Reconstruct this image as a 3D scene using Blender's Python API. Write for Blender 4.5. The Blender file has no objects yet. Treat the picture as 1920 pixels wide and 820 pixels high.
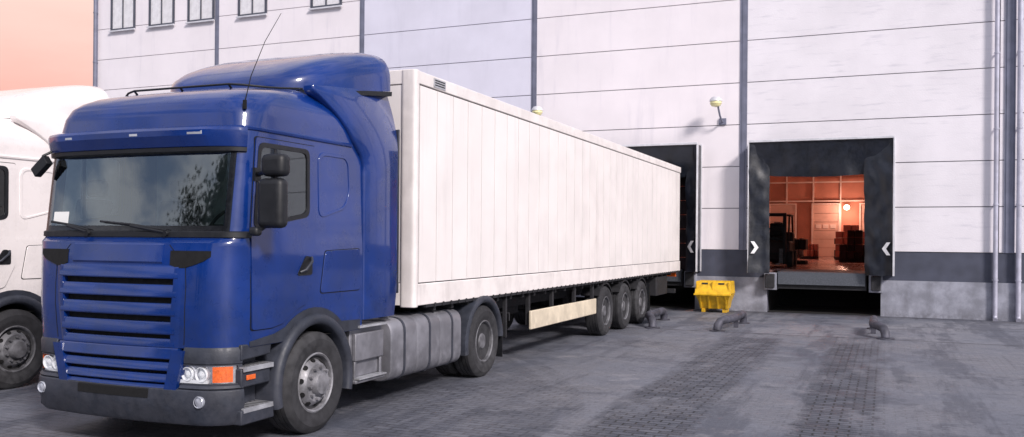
import bpy, bmesh, math, random
from mathutils import Vector, Matrix, noise
random.seed(7)
SC=bpy.context.scene
COL=SC.collection
R=math.radians

# ------------------------------------------------------------------ materials
def newmat(name):
    m=bpy.data.materials.new(name); m.use_nodes=True
    nt=m.node_tree; nt.nodes.clear()
    return m,nt
def link(nt,a,b): nt.links.new(a,b)
class NB:
    def __init__(s,nt): s.nt=nt
    def n(s,t,**k):
        x=s.nt.nodes.new(t)
        for a,b in k.items(): setattr(x,a,b)
        return x
    def m(s,op,a,b=None,c=None,clamp=False):
        x=s.n('ShaderNodeMath',operation=op,use_clamp=clamp)
        for i,v in enumerate((a,b,c)):
            if v is None: continue
            if isinstance(v,(int,float)): x.inputs[i].default_value=v
            else: s.nt.links.new(v,x.inputs[i])
        return x.outputs[0]
    def mix(s,f,a,b):
        x=s.n('ShaderNodeMix',data_type='RGBA')
        for i,v in ((0,f),(6,a),(7,b)):
            if isinstance(v,(int,float)): x.inputs[i].default_value=v
            elif isinstance(v,(tuple,list)): x.inputs[i].default_value=(v[0],v[1],v[2],1)
            else: s.nt.links.new(v,x.inputs[i])
        return x.outputs[2]
    def noise(s,vec,scale,detail=4,rough=.55):
        x=s.n('ShaderNodeTexNoise'); x.inputs['Scale'].default_value=scale
        x.inputs['Detail'].default_value=detail; x.inputs['Roughness'].default_value=rough
        if vec is not None: s.nt.links.new(vec,x.inputs['Vector'])
        return x.outputs['Fac']
    def mapr(s,v,a,b,c=0.,d=1.):
        x=s.n('ShaderNodeMapRange'); x.interpolation_type='SMOOTHSTEP'
        s.nt.links.new(v,x.inputs[0])
        for i,q in enumerate((a,b,c,d)): x.inputs[i+1].default_value=q
        return x.outputs[0]
    def mapping(s,vec,sc):
        x=s.n('ShaderNodeMapping'); x.inputs['Scale'].default_value=sc
        s.nt.links.new(vec,x.inputs['Vector']); return x.outputs[0]
def pmat(name,col,rough=.5,metal=0.,var=.25,scale=3.,bump=0.,coat=0.,streak=None,dirt=None,dirtcol=(.12,.11,.11),emis=None,bscale=60,spec=.5,sfac=.22):
    m,nt=newmat(name); b=NB(nt)
    out=b.n('ShaderNodeOutputMaterial'); p=b.n('ShaderNodeBsdfPrincipled')
    link(nt,p.outputs[0],out.inputs[0])
    tc=b.n('ShaderNodeTexCoord'); v=tc.outputs['Object']
    f=b.noise(v,scale,6,.6)
    f=b.mapr(f,.3,.7)
    lo=tuple(c*(1-var) for c in col); hi=tuple(min(1,c*(1+var*.35)) for c in col)
    c=b.mix(f,lo,hi)
    if streak:
        s=b.noise(b.mapping(v,streak),1.,5,.6)
        s=b.mapr(s,.52,.78,0,1)
        c=b.mix(b.m('MULTIPLY',s,sfac),c,dirtcol)
    if dirt:
        z=b.n('ShaderNodeSeparateXYZ'); link(nt,v,z.inputs[0])
        h=b.mapr(z.outputs[2],dirt[0],dirt[1],dirt[2],0)
        n2=b.noise(v,9,6,.65)
        h=b.m('MULTIPLY',h,b.mapr(n2,.3,.65))
        c=b.mix(h,c,dirtcol)
    link(nt,c,p.inputs['Base Color'])
    rr=b.mapr(b.noise(v,scale*4,5),.3,.7,max(0,rough-.08),min(1,rough+.1))
    link(nt,rr,p.inputs['Roughness'])
    p.inputs['Metallic'].default_value=metal
    p.inputs['Specular IOR Level'].default_value=spec
    if coat: p.inputs['Coat Weight'].default_value=coat; p.inputs['Coat Roughness'].default_value=.05
    if bump:
        bp=b.n('ShaderNodeBump'); bp.inputs['Strength'].default_value=bump; bp.inputs['Distance'].default_value=.01
        link(nt,b.noise(v,bscale,5),bp.inputs['Height']); link(nt,bp.outputs[0],p.inputs['Normal'])
    if emis:
        p.inputs['Emission Color'].default_value=(*emis[0],1); p.inputs['Emission Strength'].default_value=emis[1]
    return m
def glassmat(name,tint,base=.12,k=1.2,rough=.02):
    m,nt=newmat(name); b=NB(nt)
    out=b.n('ShaderNodeOutputMaterial'); t=b.n('ShaderNodeBsdfTransparent'); g=b.n('ShaderNodeBsdfGlossy')
    t.inputs[0].default_value=(*tint,1); g.inputs['Roughness'].default_value=rough; g.inputs[0].default_value=(.86,.96,1,1)
    fr=b.n('ShaderNodeFresnel'); fr.inputs[0].default_value=1.55
    f=b.m('ADD',b.m('MULTIPLY',fr.outputs[0],k),base,clamp=True)
    mx_=b.n('ShaderNodeMixShader'); link(nt,f,mx_.inputs[0]); link(nt,t.outputs[0],mx_.inputs[1]); link(nt,g.outputs[0],mx_.inputs[2])
    link(nt,mx_.outputs[0],out.inputs[0]); return m

M={}
M['blue']=pmat('blue_paint',(.0018,.028,.185),.32,0,.25,1.5,coat=.9,dirt=(1.0,2.0,.25),dirtcol=(.015,.025,.05),spec=.3)
M['white_paint']=pmat('white_paint',(.84,.79,.78),.3,0,.08,1.5,coat=.6,dirt=(1.0,2.0,.25),dirtcol=(.4,.38,.38))
M['dark_plastic']=pmat('dark_plastic',(.030,.035,.05),.5,0,.35,5,bump=.15,dirt=(.2,1.3,.35),dirtcol=(.075,.075,.09))
M['black']=pmat('black_plastic',(.010,.011,.014),.5,0,.3,5)
M['blackgloss']=pmat('black_border',(.01,.011,.014),.15,0,.2,5)
M['void']=pmat('black_void',(.004,.004,.005),.9,0,.2,5)
M['rubber']=pmat('rubber',(.024,.024,.028),.85,0,.35,9,bump=.3,dirtcol=(.09,.09,.095),dirt=(-.6,.6,.35))
M['steel']=pmat('rim_steel',(.29,.29,.315),.52,.28,.5,7,bump=.2,dirt=(-.5,.4,.5),dirtcol=(.12,.11,.10))
M['steel_dull']=pmat('rim_steel_dull',(.17,.17,.185),.6,.3,.5,9,bump=.15)
M['alu']=pmat('aluminium',(.62,.63,.66),.4,.6,.25,6)
M['tank']=pmat('tank_metal',(.25,.25,.28),.5,.3,.35,3,bump=.05,dirt=(.2,.9,.6),dirtcol=(.09,.09,.10))
M['chrome']=pmat('chrome',(.85,.85,.88),.15,.9,.15,8)
M['lens']=pmat('lamp_lens',(.88,.9,.93),.08,.1,.1,8,coat=1)
M['lens_dim']=pmat('marker_lens',(.42,.44,.5),.12,.2,.1,8,coat=1)
M['orange']=pmat('orange_lens',(.85,.15,.02),.2,0,.3,30,coat=1,bump=.3)
M['chassis']=pmat('chassis_paint',(.017,.017,.021),.7,0,.4,6,bump=.2)
M['trailer_white']=pmat('trailer_panel',(.86,.81,.79),.42,0,.06,.9,streak=(3.,3.,.35),dirtcol=(.45,.41,.40),coat=.1,sfac=.3)
M['trailer_gap']=pmat('trailer_joint',(.05,.05,.06),.6,0,.2,4)
M['trailer_rail']=pmat('trailer_rail',(.83,.775,.755),.45,0,.12,3,streak=(4.,4.,1.),dirtcol=(.35,.3,.28),sfac=.3)
M['cream']=pmat('cream_beam',(.78,.68,.52),.5,0,.2,3,dirt=(.3,.9,.3))
M['glass']=glassmat('windscreen_glass',(.60,.71,.72),.13,1.35,.03)
M['glass_dark']=glassmat('side_glass',(.2,.24,.27),.08,.8)
M['glass_clear']=glassmat('window_glass',(1.,1.,1.),.0,.25)
M['seat']=pmat('seat_fabric',(.05,.055,.065),.9,0,.3,10)
M['dash']=pmat('dashboard_plastic',(.12,.13,.14),.7,0,.2,10)
M['cabin']=pmat('cabin_trim',(.6,.65,.67),.8,0,.2,4)
M['paper']=pmat('paper',(.9,.9,.88),.8,0,.05,4)
M['panelA']=pmat('wall_panel_white',(.86,.81,.845),.5,0,.05,.6,streak=(2.5,2.5,.3),dirtcol=(.5,.48,.56),bump=.25,bscale=35,sfac=.28)
M['panelB']=pmat('wall_panel_lavender',(.72,.71,.82),.5,0,.07,.6,streak=(2.5,2.5,.3),dirtcol=(.45,.45,.55),bump=.25,bscale=35)
M['panelC']=pmat('wall_panel_grey',(.81,.78,.825),.5,0,.08,.5,streak=(1.2,1.,9.),dirtcol=(.46,.45,.52),bump=.4,bscale=28,sfac=.42)
M['panel_joint']=pmat('wall_joint',(.11,.11,.15),.7,0,.2,4)
M['mullion']=pmat('mullion_metal',(.19,.2,.27),.5,.2,.2,3)
M['band']=pmat('plinth_band',(.065,.072,.105),.65,0,.25,2.5,bump=.2)
M['concrete']=pmat('concrete',(.32,.33,.39),.85,0,.35,2.5,bump=.4,streak=(3.,3.,.6),dirtcol=(.12,.12,.14),dirt=(0,.35,.6),sfac=.4)
M['curtain']=pmat('vinyl_curtain',(.010,.013,.022),.38,0,.45,4,bump=.2)
M['frame_white']=pmat('shelter_frame',(.7,.7,.74),.4,.2,.15,4)
M['white']=pmat('white_marking',(.78,.78,.80),.6,0,.15,10)
M['yellow']=pmat('yellow_paint',(.80,.47,.012),.5,0,.3,6,bump=.1,dirt=(0,.6,.5),dirtcol=(.3,.18,.03))
M['chequer']=pmat('chequer_plate',(.10,.11,.13),.5,.4,.3,40,bump=.8,bscale=60)
M['pipe']=pmat('downpipe',(.5,.5,.6),.45,.2,.2,3)
M['guide']=pmat('guide_steel',(.085,.085,.11),.6,.3,.5,6,bump=.2)
M['lampglass']=pmat('lamp_glass',(.86,.80,.42),.25,0,.2,10,coat=.8)
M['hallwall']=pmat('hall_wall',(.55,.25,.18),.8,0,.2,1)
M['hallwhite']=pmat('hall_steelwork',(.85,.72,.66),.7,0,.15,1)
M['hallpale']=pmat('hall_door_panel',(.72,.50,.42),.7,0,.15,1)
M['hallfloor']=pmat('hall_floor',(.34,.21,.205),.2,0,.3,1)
M['redbrown']=pmat('red_brown_crate',(.22,.05,.035),.6,0,.2,2)
M['darkbox']=pmat('dark_crate',(.035,.02,.024),.7,0,.4,3)
M['bulb']=pmat('lit_lamp',(1,.8,.6),.5,emis=((1,.7,.5),7))
M['winframe']=pmat('window_frame',(.07,.075,.1),.5,0,.2,3)
M['drape']=pmat('net_curtain',(.88,.86,.88),.9,0,.12,5)
M['roof']=pmat('roof_sheet',(.2,.2,.22),.8)
M['bark']=pmat('bark',(.09,.07,.055),.9,0,.4,6,bump=.4)
M['leaf']=pmat('leaf',(.06,.085,.05),.7,0,.5,2)

# ------------------------------------------------------------------ mesh builder
class MB:
    def __init__(s): s.v=[];s.f=[];s.mi=[];s.c=0
    def mat(s,i): s.c=i; return s
    def add(s,vs,fs):
        o=len(s.v); s.v+= [tuple(q) for q in vs]
        for f in fs: s.f.append([i+o for i in f]); s.mi.append(s.c)
        return s
    def box(s,x0,x1,y0,y1,z0,z1):
        vs=[(x,y,z) for x in (x0,x1) for y in (y0,y1) for z in (z0,z1)]
        return s.add(vs,[(0,1,3,2),(4,6,7,5),(0,4,5,1),(2,3,7,6),(0,2,6,4),(1,5,7,3)])
    def sbox(s,sg,x0,x1,y0,y1,z0,z1):
        return s.box(min(sg*x0,sg*x1),max(sg*x0,sg*x1),y0,y1,z0,z1)
    def obox(s,c,size,rot=None):
        h=[q/2 for q in size]; m=rot or Matrix.Identity(3)
        vs=[Vector(c)+m@Vector((x*h[0],y*h[1],z*h[2])) for x in (-1,1) for y in (-1,1) for z in (-1,1)]
        return s.add(vs,[(0,1,3,2),(4,6,7,5),(0,4,5,1),(2,3,7,6),(0,2,6,4),(1,5,7,3)])
    def loft(s,rings,closed=True,cap=True):
        n=len(rings[0]); vs=[p for r in rings for p in r]; fs=[]
        for i in range(len(rings)-1):
            for j in range(n if closed else n-1):
                k=(j+1)%n
                fs.append((i*n+j,i*n+k,(i+1)*n+k,(i+1)*n+j))
        if cap:
            fs.append(tuple(range(n))[::-1]); fs.append(tuple((len(rings)-1)*n+j for j in range(n)))
        return s.add(vs,fs)
    def tube(s,pts,r,n=8):
        pts=[Vector(p) for p in pts]; rings=[]
        t0=(pts[1]-pts[0]).normalized()
        a=t0.cross(Vector((0,0,1)))
        if a.length<.05: a=t0.cross(Vector((1,0,0)))
        a.normalize()
        for i,p in enumerate(pts):
            t=(pts[min(i+1,len(pts)-1)]-pts[max(i-1,0)]).normalized()
            a=(a-t*a.dot(t)).normalized(); b=t.cross(a)
            rr=r[i] if isinstance(r,(list,tuple)) else r
            rings.append([p+(a*math.cos(2*math.pi*k/n)+b*math.sin(2*math.pi*k/n))*rr for k in range(n)])
        return s.loft(rings)
    def cyl(s,p0,p1,r,n=16): return s.tube([p0,p1],r,n)
    def lathe(s,prof,n=40,c=(0,0,0),axis='x'):
        rings=[]
        for r,a in prof:
            ring=[]
            for k in range(n):
                t=2*math.pi*k/n; u,w=r*math.cos(t),r*math.sin(t)
                if axis=='x': ring.append((c[0]+a,c[1]+u,c[2]+w))
                elif axis=='z': ring.append((c[0]+u,c[1]+w,c[2]+a))
                else: ring.append((c[0]+u,c[1]+a,c[2]+w))
            rings.append(ring)
        return s.loft(rings)
    def prism(s,poly,ax,a0,a1):
        def mk(p,a):
            return (a,p[0],p[1]) if ax=='x' else ((p[0],a,p[1]) if ax=='y' else (p[0],p[1],a))
        return s.loft([[mk(p,a0) for p in poly],[mk(p,a1) for p in poly]])
    def obj(s,name,parent=None,mats=('black',),loc=(0,0,0),bevel=0,ang=35,seg=2,rot=None,smooth=True):
        me=bpy.data.meshes.new(name); me.from_pydata(s.v,[],s.f)
        for q in mats: me.materials.append(M[q])
        for p,i in zip(me.polygons,s.mi): p.material_index=i
        bm=bmesh.new(); bm.from_mesh(me); bmesh.ops.recalc_face_normals(bm,faces=bm.faces); bm.to_mesh(me); bm.free()
        if smooth:
            for p in me.polygons: p.use_smooth=True
            me.set_sharp_from_angle(angle=R(ang))
        return place(me,name,parent,loc,bevel,seg,rot)
def place(me,name,parent,loc=(0,0,0),bevel=0,seg=2,rot=None):
    o=bpy.data.objects.new(name,me); COL.objects.link(o); o.location=loc
    if rot: o.rotation_euler=rot
    if parent: o.parent=parent
    if bevel:
        b=o.modifiers.new('bevel','BEVEL'); b.width=bevel; b.segments=seg; b.limit_method='ANGLE'; b.angle_limit=R(40); b.use_clamp_overlap=True
    return o
def empty(name,loc=(0,0,0),parent=None,label=None,cat=None,group=None):
    o=bpy.data.objects.new(name,None); COL.objects.link(o); o.location=loc; o.empty_display_size=.3
    if parent: o.parent=parent
    if label: o['label']=label
    if cat: o['category']=cat
    if group: o['group']=group
    return o

# ------------------------------------------------------------------ cab surface
CAB=[(0.28,.12,1.20,.30,.11),(0.95,.10,1.22,.30,.11),(1.3,.08,1.225,.30,.11),(1.75,.095,1.225,.28,.11),(1.88,.115,1.222,.25,.10),(1.92,.19,1.218,.18,.09),(1.99,.215,1.215,.15,.09),
(2.75,.315,1.20,.13,.08),(2.92,.35,1.195,.20,.07),(3.08,.375,1.19,.24,.07),(3.18,.42,1.175,.28,.07),(3.245,.49,1.15,.32,.08),(3.30,.60,1.115,.36,.08),(3.37,.86,1.04,.40,.08),(3.44,1.2,.91,.45,.08),(3.49,1.55,.70,.4,.07),(3.51,1.85,.42,.3,.03)]
def tab(z):
    if z<=CAB[0][0]: return CAB[0][1:]
    for a,b in zip(CAB,CAB[1:]):
        if z<=b[0]:
            t=(z-a[0])/(b[0]-a[0]); return tuple(a[i]+(b[i]-a[i])*t for i in range(1,5))
    return CAB[-1][1:]
def yfront(x,z):
    y0,w,r,b=tab(z); t=min(abs(x),w); y=y0+b*(t/w)**2
    if t>w-r: y+=r-math.sqrt(max(0,r*r-(t-w+r)**2))
    return y
def wside(z): return tab(z)[1]
def path(z,yend,ns=40,nc=8,nf=40):
    y0,w,r,b=tab(z); ys=min(y0+b+r,yend-.01); half=[]
    for i in range(ns): half.append((w,yend+(ys-yend)*i/ns))
    for i in range(nc+1):
        th=math.pi/2*(1-i/nc); x=w-r+r*math.sin(th); half.append((x,yfront(x,z) if i else ys))
    left=[(-x,y) for x,y in half]
    fr=[]
    for i in range(1,nf):
        x=-(w-r)+2*(w-r)*i/nf; fr.append((x,yfront(x,z)))
    return left+fr+half[::-1]
def wrap_rings(section,zref,yend,cond=None,k=None):
    P=path(zref,yend,ns=12,nc=12,nf=60); n=len(P); rings=[]
    for i,(x,y) in enumerate(P):
        a=P[max(0,i-1)];b=P[min(n-1,i+1)]
        tx,ty=b[0]-a[0],b[1]-a[1]; l=math.hypot(tx,ty) or 1; nx,ny=ty/l,-tx/l
        if cond and not cond(x,y): continue
        q=k(x,y) if k else 1
        rings.append([(x+nx*o*q,y+ny*o*q,z) for o,z in section])
    return rings
def front_rings(x0,x1,sec,n=24,k=None):
    out=[]
    for i in range(n+1):
        x=x0+(x1-x0)*i/n; q=k(x) if k else 0
        out.append([(x,yfront(x,z)-o+q,z) for o,z in sec])
    return out
def inpoly(x,y,P):
    c=False; n=len(P)
    for i in range(n):
        x1,y1=P[i];x2,y2=P[(i+1)%n]
        if (y1>y)!=(y2>y) and x<(x2-x1)*(y-y1)/(y2-y1)+x1: c=not c
    return c
def rnd(P,r,n=4):
    out=[]; m=len(P)
    for i in range(m):
        a=Vector(P[i-1]);b=Vector(P[i]);c=Vector(P[(i+1)%m])
        d1=(a-b);d2=(c-b); k=min(r,d1.length*.45,d2.length*.45)
        p=b+d1.normalized()*k;q=b+d2.normalized()*k
        for j in range(n+1):
            t=j/n; out.append(tuple(p*(1-t)**2+b*2*t*(1-t)+q*t*t))
    return out
def inset(P,d):
    cx=sum(p[0] for p in P)/len(P);cz=sum(p[1] for p in P)/len(P)
    xs=[p[0] for p in P];zs=[p[1] for p in P]
    hx=(max(xs)-min(xs))/2;hz=(max(zs)-min(zs))/2
    return [(cx+(p[0]-cx)*(1-d/hx),cz+(p[1]-cz)*(1-d/hz)) for p in P]
def side_plate(mb,P,sg,o0,o1):
    return mb.loft([[(sg*(wside(z)+o1),y,z) for y,z in P],[(sg*(wside(z)+o0),y,z) for y,z in P]])
def side_ring(mb,Po,Pi,sg,o0,o1):
    n=len(Po)
    def mk(P,o): return [(sg*(wside(z)+o),y,z) for y,z in P]
    vs=mk(Po,o1)+mk(Pi,o1)+mk(Po,o0)+mk(Pi,o0); fs=[]
    for j in range(n):
        k=(j+1)%n
        fs+=[(j,k,n+k,n+j),(j,k,2*n+k,2*n+j),(n+j,n+k,3*n+k,3*n+j)]
    return mb.add(vs,fs)
def lerp_tab(T,z):
    if z<=T[0][0]: return T[0][1]
    for a,b in zip(T,T[1:]):
        if z<=b[0]: return a[1]+(b[1]-a[1])*(z-a[0])/(b[0]-a[0])
    return T[-1][1]

# ------------------------------------------------------------------ wheels
WCACHE={}
def wheel_mesh(kind,dull):
    key=(kind,dull)
    if key in WCACHE: return WCACHE[key]
    W=.32 if kind!='dual' else .64
    t=MB()
    def tread(x0,x1):
        pr=[]; n=4; st=(x1-x0)/n
        for i in range(n):
            a=x0+st*i
            pr+=[(.5,a+.0),(.5,a+st*.8)] if i<n-1 else [(.5,a),(.5,x1)]
            if i<n-1: pr+=[(.486,a+st*.83),(.486,a+st*.97)]
        return pr
    pr=[(.285,-.05),(.30,-.005),(.33,.0),(.335,.004),(.38,.012),(.43,.014),(.435,.010),(.47,-.005),(.492,-.03)]
    if kind=='dual':
        pr+=tread(-.04,-.26)+[(.47,-.30),(.40,-.31),(.40,-.33),(.47,-.34)]+tread(-.38,-.60)
    else: pr+=tread(-.04,-.28)
    pr+=[(.47,-W+.01),(.33,-W),(.28,-W)]
    t.lathe(pr,64)
    tm=t.obj('tyre',None,('rubber',)); me_t=tm.data; bpy.data.objects.remove(tm)
    r=MB()
    if kind=='front':
        r.lathe([(.292,-.06),(.30,-.01),(.285,.0),(.272,-.012),(.262,-.06),(.235,-.055),(.20,.0),(.185,.012),(.125,.012),(.12,.05),(.105,.075),(.06,.085),(.0,.088)],40)
        nr,nx,hr,hx,hn=.155,.02,.232,-.045,10
    else:
        r.lathe([(.292,-.06),(.30,-.01),(.285,.0),(.27,-.015),(.262,-.11),(.25,-.145),(.2,-.15),(.17,-.148),(.125,-.148),(.12,-.06),(.10,-.035),(.05,-.03),(.0,-.03)],40)
        nr,nx,hr,hx,hn=.15,-.14,.215,-.148,10
    for k in range(10):
        a=2*math.pi*k/10
        c=(nx,nr*math.cos(a),nr*math.sin(a))
        r.cyl((nx-.02,c[1],c[2]),(nx+.03,c[1],c[2]),.017,6)
    r.mat(1)
    for k in range(hn):
        a=2*math.pi*(k+.5)/hn
        ax=Vector((1,0,0)) if kind!='front' else Vector((.62,.78*math.cos(a),.78*math.sin(a)))
        c=Vector((hx+(.018 if kind=='front' else .0),(hr-.012)*math.cos(a),(hr-.012)*math.sin(a)))
        r.cyl(c-ax*.01,c+ax*.008,.026,12)
    rm=r.obj('rim',None,('steel_dull' if dull else 'steel','void')); me_r=rm.data; bpy.data.objects.remove(rm)
    WCACHE[key]=(me_t,me_r); return WCACHE[key]
def wheel(parent,x,y,side,kind,dull=False):
    me_t,me_r=wheel_mesh(kind,dull)
    w=empty('wheel',(x,y,.5),parent)
    w.rotation_euler=(random.random()*6,0,0) if side>0 else (random.random()*6,0,math.pi)
    place(me_t,'tyre',w); place(me_r,'rim',w)
    return w

# ------------------------------------------------------------------ tractor
def tractor(loc,paint,label,dullwheel,main):
    T=empty('truck',loc,None,label,'truck')
    zs=[]
    for a,b in zip(CAB[1:],CAB[2:]):
        n=max(2,int(math.ceil((b[0]-a[0])/.04)))
        for i in range(n): zs.append(a[0]+(b[0]-a[0])*i/n)
    zs.append(CAB[-1][0])
    YE=2.3
    winO=rnd([(.485,2.01),(1.33,2.14),(1.34,2.80),(.57,2.80)],.08)
    winM=inset(winO,.025); winI=inset(winO,.045)
    rings=[[(x,y,z) for x,y in path(z,YE)] for z in zs]
    mb=MB(); n=len(rings[0]); vs=[p for r in rings for p in r]; fs=[]
    for i in range(len(rings)-1):
        for j in range(n):
            k=(j+1)%n; q=(i*n+j,i*n+k,(i+1)*n+k,(i+1)*n+j)
            cx=sum(vs[a][0] for a in q)/4;cy=sum(vs[a][1] for a in q)/4;cz=sum(vs[a][2] for a in q)/4
            if j!=n-1:
                if abs(cx)<1.07 and cy<.56 and 2.03<cz<2.69: continue
                if abs(cx)>1.17 and inpoly(cy,cz,winM): continue
                if abs(cx)<.66 and cy<.4 and .98<cz<1.60: continue
                if abs(cx)>1.1 and math.hypot(cy-1.42,cz-.5)<.64: continue
            fs.append(q)
    fs.append(tuple((len(rings)-1)*n+j for j in range(n)))
    mb.add(vs,fs)
    mb.mat(1); mb.add([(x,y,.955) for x,y in path(.95,YE)],[tuple(range(n))])
    mb.mat(0)
    mb.loft(wrap_rings([(0,2.895),(.018,2.905),(.022,2.925),(.0,2.94)],2.92,2.10))
    mb.obj('cab_body',T,(paint,'void'),ang=32)
    # wide, nearly flush slats with dark slots between
    g=MB()
    for i,z1 in enumerate((1.61,1.445,1.28,1.115,.965)):
        hw=.715-.012*i
        top=z1+(.06 if i==0 else .054); bot=z1-(.050 if i<4 else .02)
        g.loft(front_rings(-hw,hw,[(-.06,top+.008),(.002,top+.006),(.008,top-.006),(.018,bot+.020),(.019,bot+.010),(.014,bot),(-.06,bot+.004)],30))
    for s in (-1,1):
        g.loft([[(s*(xx-.012*(1.6-z)/.165),yfront(xx,z)-o*kk,z) for o,z in ((-.05,1.66),(.014,1.655),(.016,1.3),(.016,.95),(-.05,.945))] for xx,kk in ((.675,1),(.71,1),(.74,.5),(.77,0))])
    g.loft(front_rings(-.54,.54,[(0,1.87),(.008,1.86),(.012,1.71),(0,1.69)],24))
    g.obj('grille',T,(paint,),ang=28)
    bk=MB(); bk.loft(front_rings(-.76,.76,[(-.045,1.66),(-.035,1.66),(-.035,.95),(-.045,.95)]))
    bk.obj('grille_mesh',T,('void',))
    lg=MB()
    for i,z1 in enumerate((.885,.78,.675,.585)):
        hw=.715-.035*i; top=z1+(.06 if i==0 else .036); bot=z1-(.036 if i<3 else .03)
        lg.loft(front_rings(-hw,hw,[(-.05,top+.004),(.015,top+.002),(.022,top-.006),(.038,bot+.018),(.040,bot+.008),(.034,bot),(-.05,bot)],30))
    for s in (-1,1):
        P=[(.67,.93),(.79,.93),(.70,.56),(.575,.56)]
        lg.loft([[(s*x,yfront(x,z)-.042,z) for x,z in P],[(s*x,yfront(x,z)+.06,z) for x,z in P]])
    lg.obj('lower_grille',T,(paint,),ang=28)
    b2=MB(); b2.loft(front_rings(-.74,.74,[(-.045,.95),(-.035,.95),(-.035,.5),(-.045,.5)])); b2.obj('grille_mesh',T,('void',))
    for s in (-1,1):
        k=MB()
        k.loft([[(x,yfront(x,z)-.008,z) for z in (1.81,1.81-.13*t)]+[(x,yfront(x,z)+.02,z) for z in (1.81-.13*t,1.81)] for x,t in ((s*.62,.95),(s*.70,1.2),(s*.78,1.15),(s*.87,.95),(s*.96,.7),(s*1.02,.4))])
        k.obj('air_intake',T,('void',))
        cr=MB(); cr.tube([(s*xx,yfront(xx,z)-.001,z) for xx,z in ((.60,1.86),(.66,1.80),(.78,1.66),(.79,1.5),(.785,1.3),(.775,1.1),(.765,.98))],.0035,6); cr.obj('panel_seam',T,('void',))
    bp=MB()
    bp.loft(wrap_rings([(-.05,.28),(-.01,.27),(.02,.31),(.035,.40),(.06,.46),(.045,.585),(.0,.605),(-.05,.605)],.5,.9,lambda x,y:y<.43))
    for s in (-1,1):
        bp.loft(wrap_rings([(-.06,.815),(.012,.815),(.018,.93),(.0,.965),(-.06,.965)],.9,.80,lambda x,y:x*s>.76 and y<.43))
        bp.loft(wrap_rings([(-.06,.60),(.04,.60),(.02,.63),(-.06,.63)],.6,.80,lambda x,y:x*s>.70 and y<.43))
        bp.loft(wrap_rings([(-.06,.60),(.01,.60),(.01,.82),(-.06,.82)],.6,.80,lambda x,y:x*s>1.165 and y<.43))
    bp.obj('bumper',T,('dark_plastic',),bevel=.006)
    bb=MB(); bb.loft(front_rings(-.42,.42,[(.03,.588),(.060,.575),(.062,.50),(.03,.495)]))
    bb.obj('bumper_intake',T,('void',))
    for s in (-1,1):
        h=MB(); cd=lambda x,y:.68<x*s<1.175
        h.loft(wrap_rings([(-.06,.632),(-.02,.632),(-.02,.812),(-.06,.812)],.72,.8,cd))
        h.mat(3); h.loft(wrap_rings([(-.02,.632),(.012,.632),(.012,.642),(-.02,.642)],.72,.7,cd))
        h.loft(wrap_rings([(-.02,.80),(.012,.80),(.012,.812),(-.02,.812)],.72,.7,cd))
        h.mat(1)
        for xx,rr in ((.79,.064),(.93,.068)):
            c=(s*xx,yfront(xx,.72)+.016,.722)
            h.lathe([(rr,-.0),(rr,-.02),(rr*.9,-.022),(rr*.85,-.0),(rr*.5,.005),(rr*.45,-.015),(0,-.025)],20,c,'y')
        h.loft(wrap_rings([(-.02,.645),(.002,.645),(.002,.675),(-.02,.675)],.72,.7,lambda x,y:.70<x*s<1.02))
        h.mat(2); h.loft(wrap_rings([(-.02,.655),(.008,.655),(.010,.793),(-.02,.793)],.72,.62,lambda x,y:1.025<x*s<1.165))
        hl=h.obj('headlight',T,('chrome','lens','orange','dark_plastic'))
        cv=MB(); R_=wrap_rings([(.011,.642),(.011,.80)],.72,.7,lambda x,y:.69<x*s<1.17); cv.loft(R_,closed=False,cap=False); cv.obj('headlight_cover',hl,('glass_clear',))
        f=MB(); xx=.95; f.lathe([(.052,.03),(.054,-.005),(.048,-.012),(.044,.0),(.03,-.006),(0,-.010)],20,(s*xx,yfront(xx,.48)-.062,.49),'y')
        f.obj('fog_light',T,('lens_dim',))
    vk=lambda x,y:1-.72*min(1,max(0,(abs(x)-.86)/.34))**1.3
    v=MB(); v.loft(wrap_rings([(.0,2.935),(.06,2.93),(.13,2.91),(.152,2.885),(.150,2.835),(.105,2.742),(.09,2.735),(.02,2.76)],2.78,.50,lambda x,y:y<.46,vk))
    v.obj('sun_visor',T,(paint,),ang=22)
    v=MB(); v.loft(wrap_rings([(.01,2.755),(.088,2.737),(.098,2.735),(.095,2.70),(.02,2.69)],2.78,.48,lambda x,y:y<.46,vk))
    v.obj('visor_trim',T,('black',),ang=25)
    for xx in (-.72,.12,.80):
        l=MB(); w=.05 if xx<.7 else .08
        l.loft([[(x,yfront(x,2.8)-o,z) for o,z in ((.10,2.880),(.155,2.878),(.156,2.842),(.10,2.838))] for x in (xx-w,xx,xx+w)])
        l.obj('marker_lamp',T,('lens_dim',),bevel=.004)
    w=MB(); xm=1.125; nx,nz=44,16; z0,z1=1.985,2.74
    vs=[]
    for i in range(nx+1):
        x=-xm+2*xm*i/nx
        for j in range(nz+1):
            z=z0+(z1-z0)*j/nz; vs.append((x,yfront(x,z)-.006,z))
    w.v=vs
    for i in range(nx):
        for j in range(nz):
            w.f.append([i*(nz+1)+j,(i+1)*(nz+1)+j,(i+1)*(nz+1)+j+1,i*(nz+1)+j+1])
            w.mi.append(1 if (i<1 or i>=nx-1 or j<1 or j>=nz-1) else 0)
    w.obj('windscreen',T,('glass','blackgloss'))
    for (xa,xb) in ((-1.0,-.45),(-.3,.5)):
        wp=MB(); pts=[(x,yfront(x,z)-.03,z) for x,z in ((xa,2.07),((xa+xb)/2,2.04),(xb,1.99))]
        wp.tube(pts,.012,6); wp.tube([(xb,yfront(xb,1.97)-.03,1.97),((xa+xb)/2,yfront((xa+xb)/2,2.02)-.05,2.03)],.014,6); wp.cyl((xb,yfront(xb,1.97)-.05,1.96),(xb,yfront(xb,1.97)+.02,1.97),.025,10)
        wp.obj('wiper',T,('black',))
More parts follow.
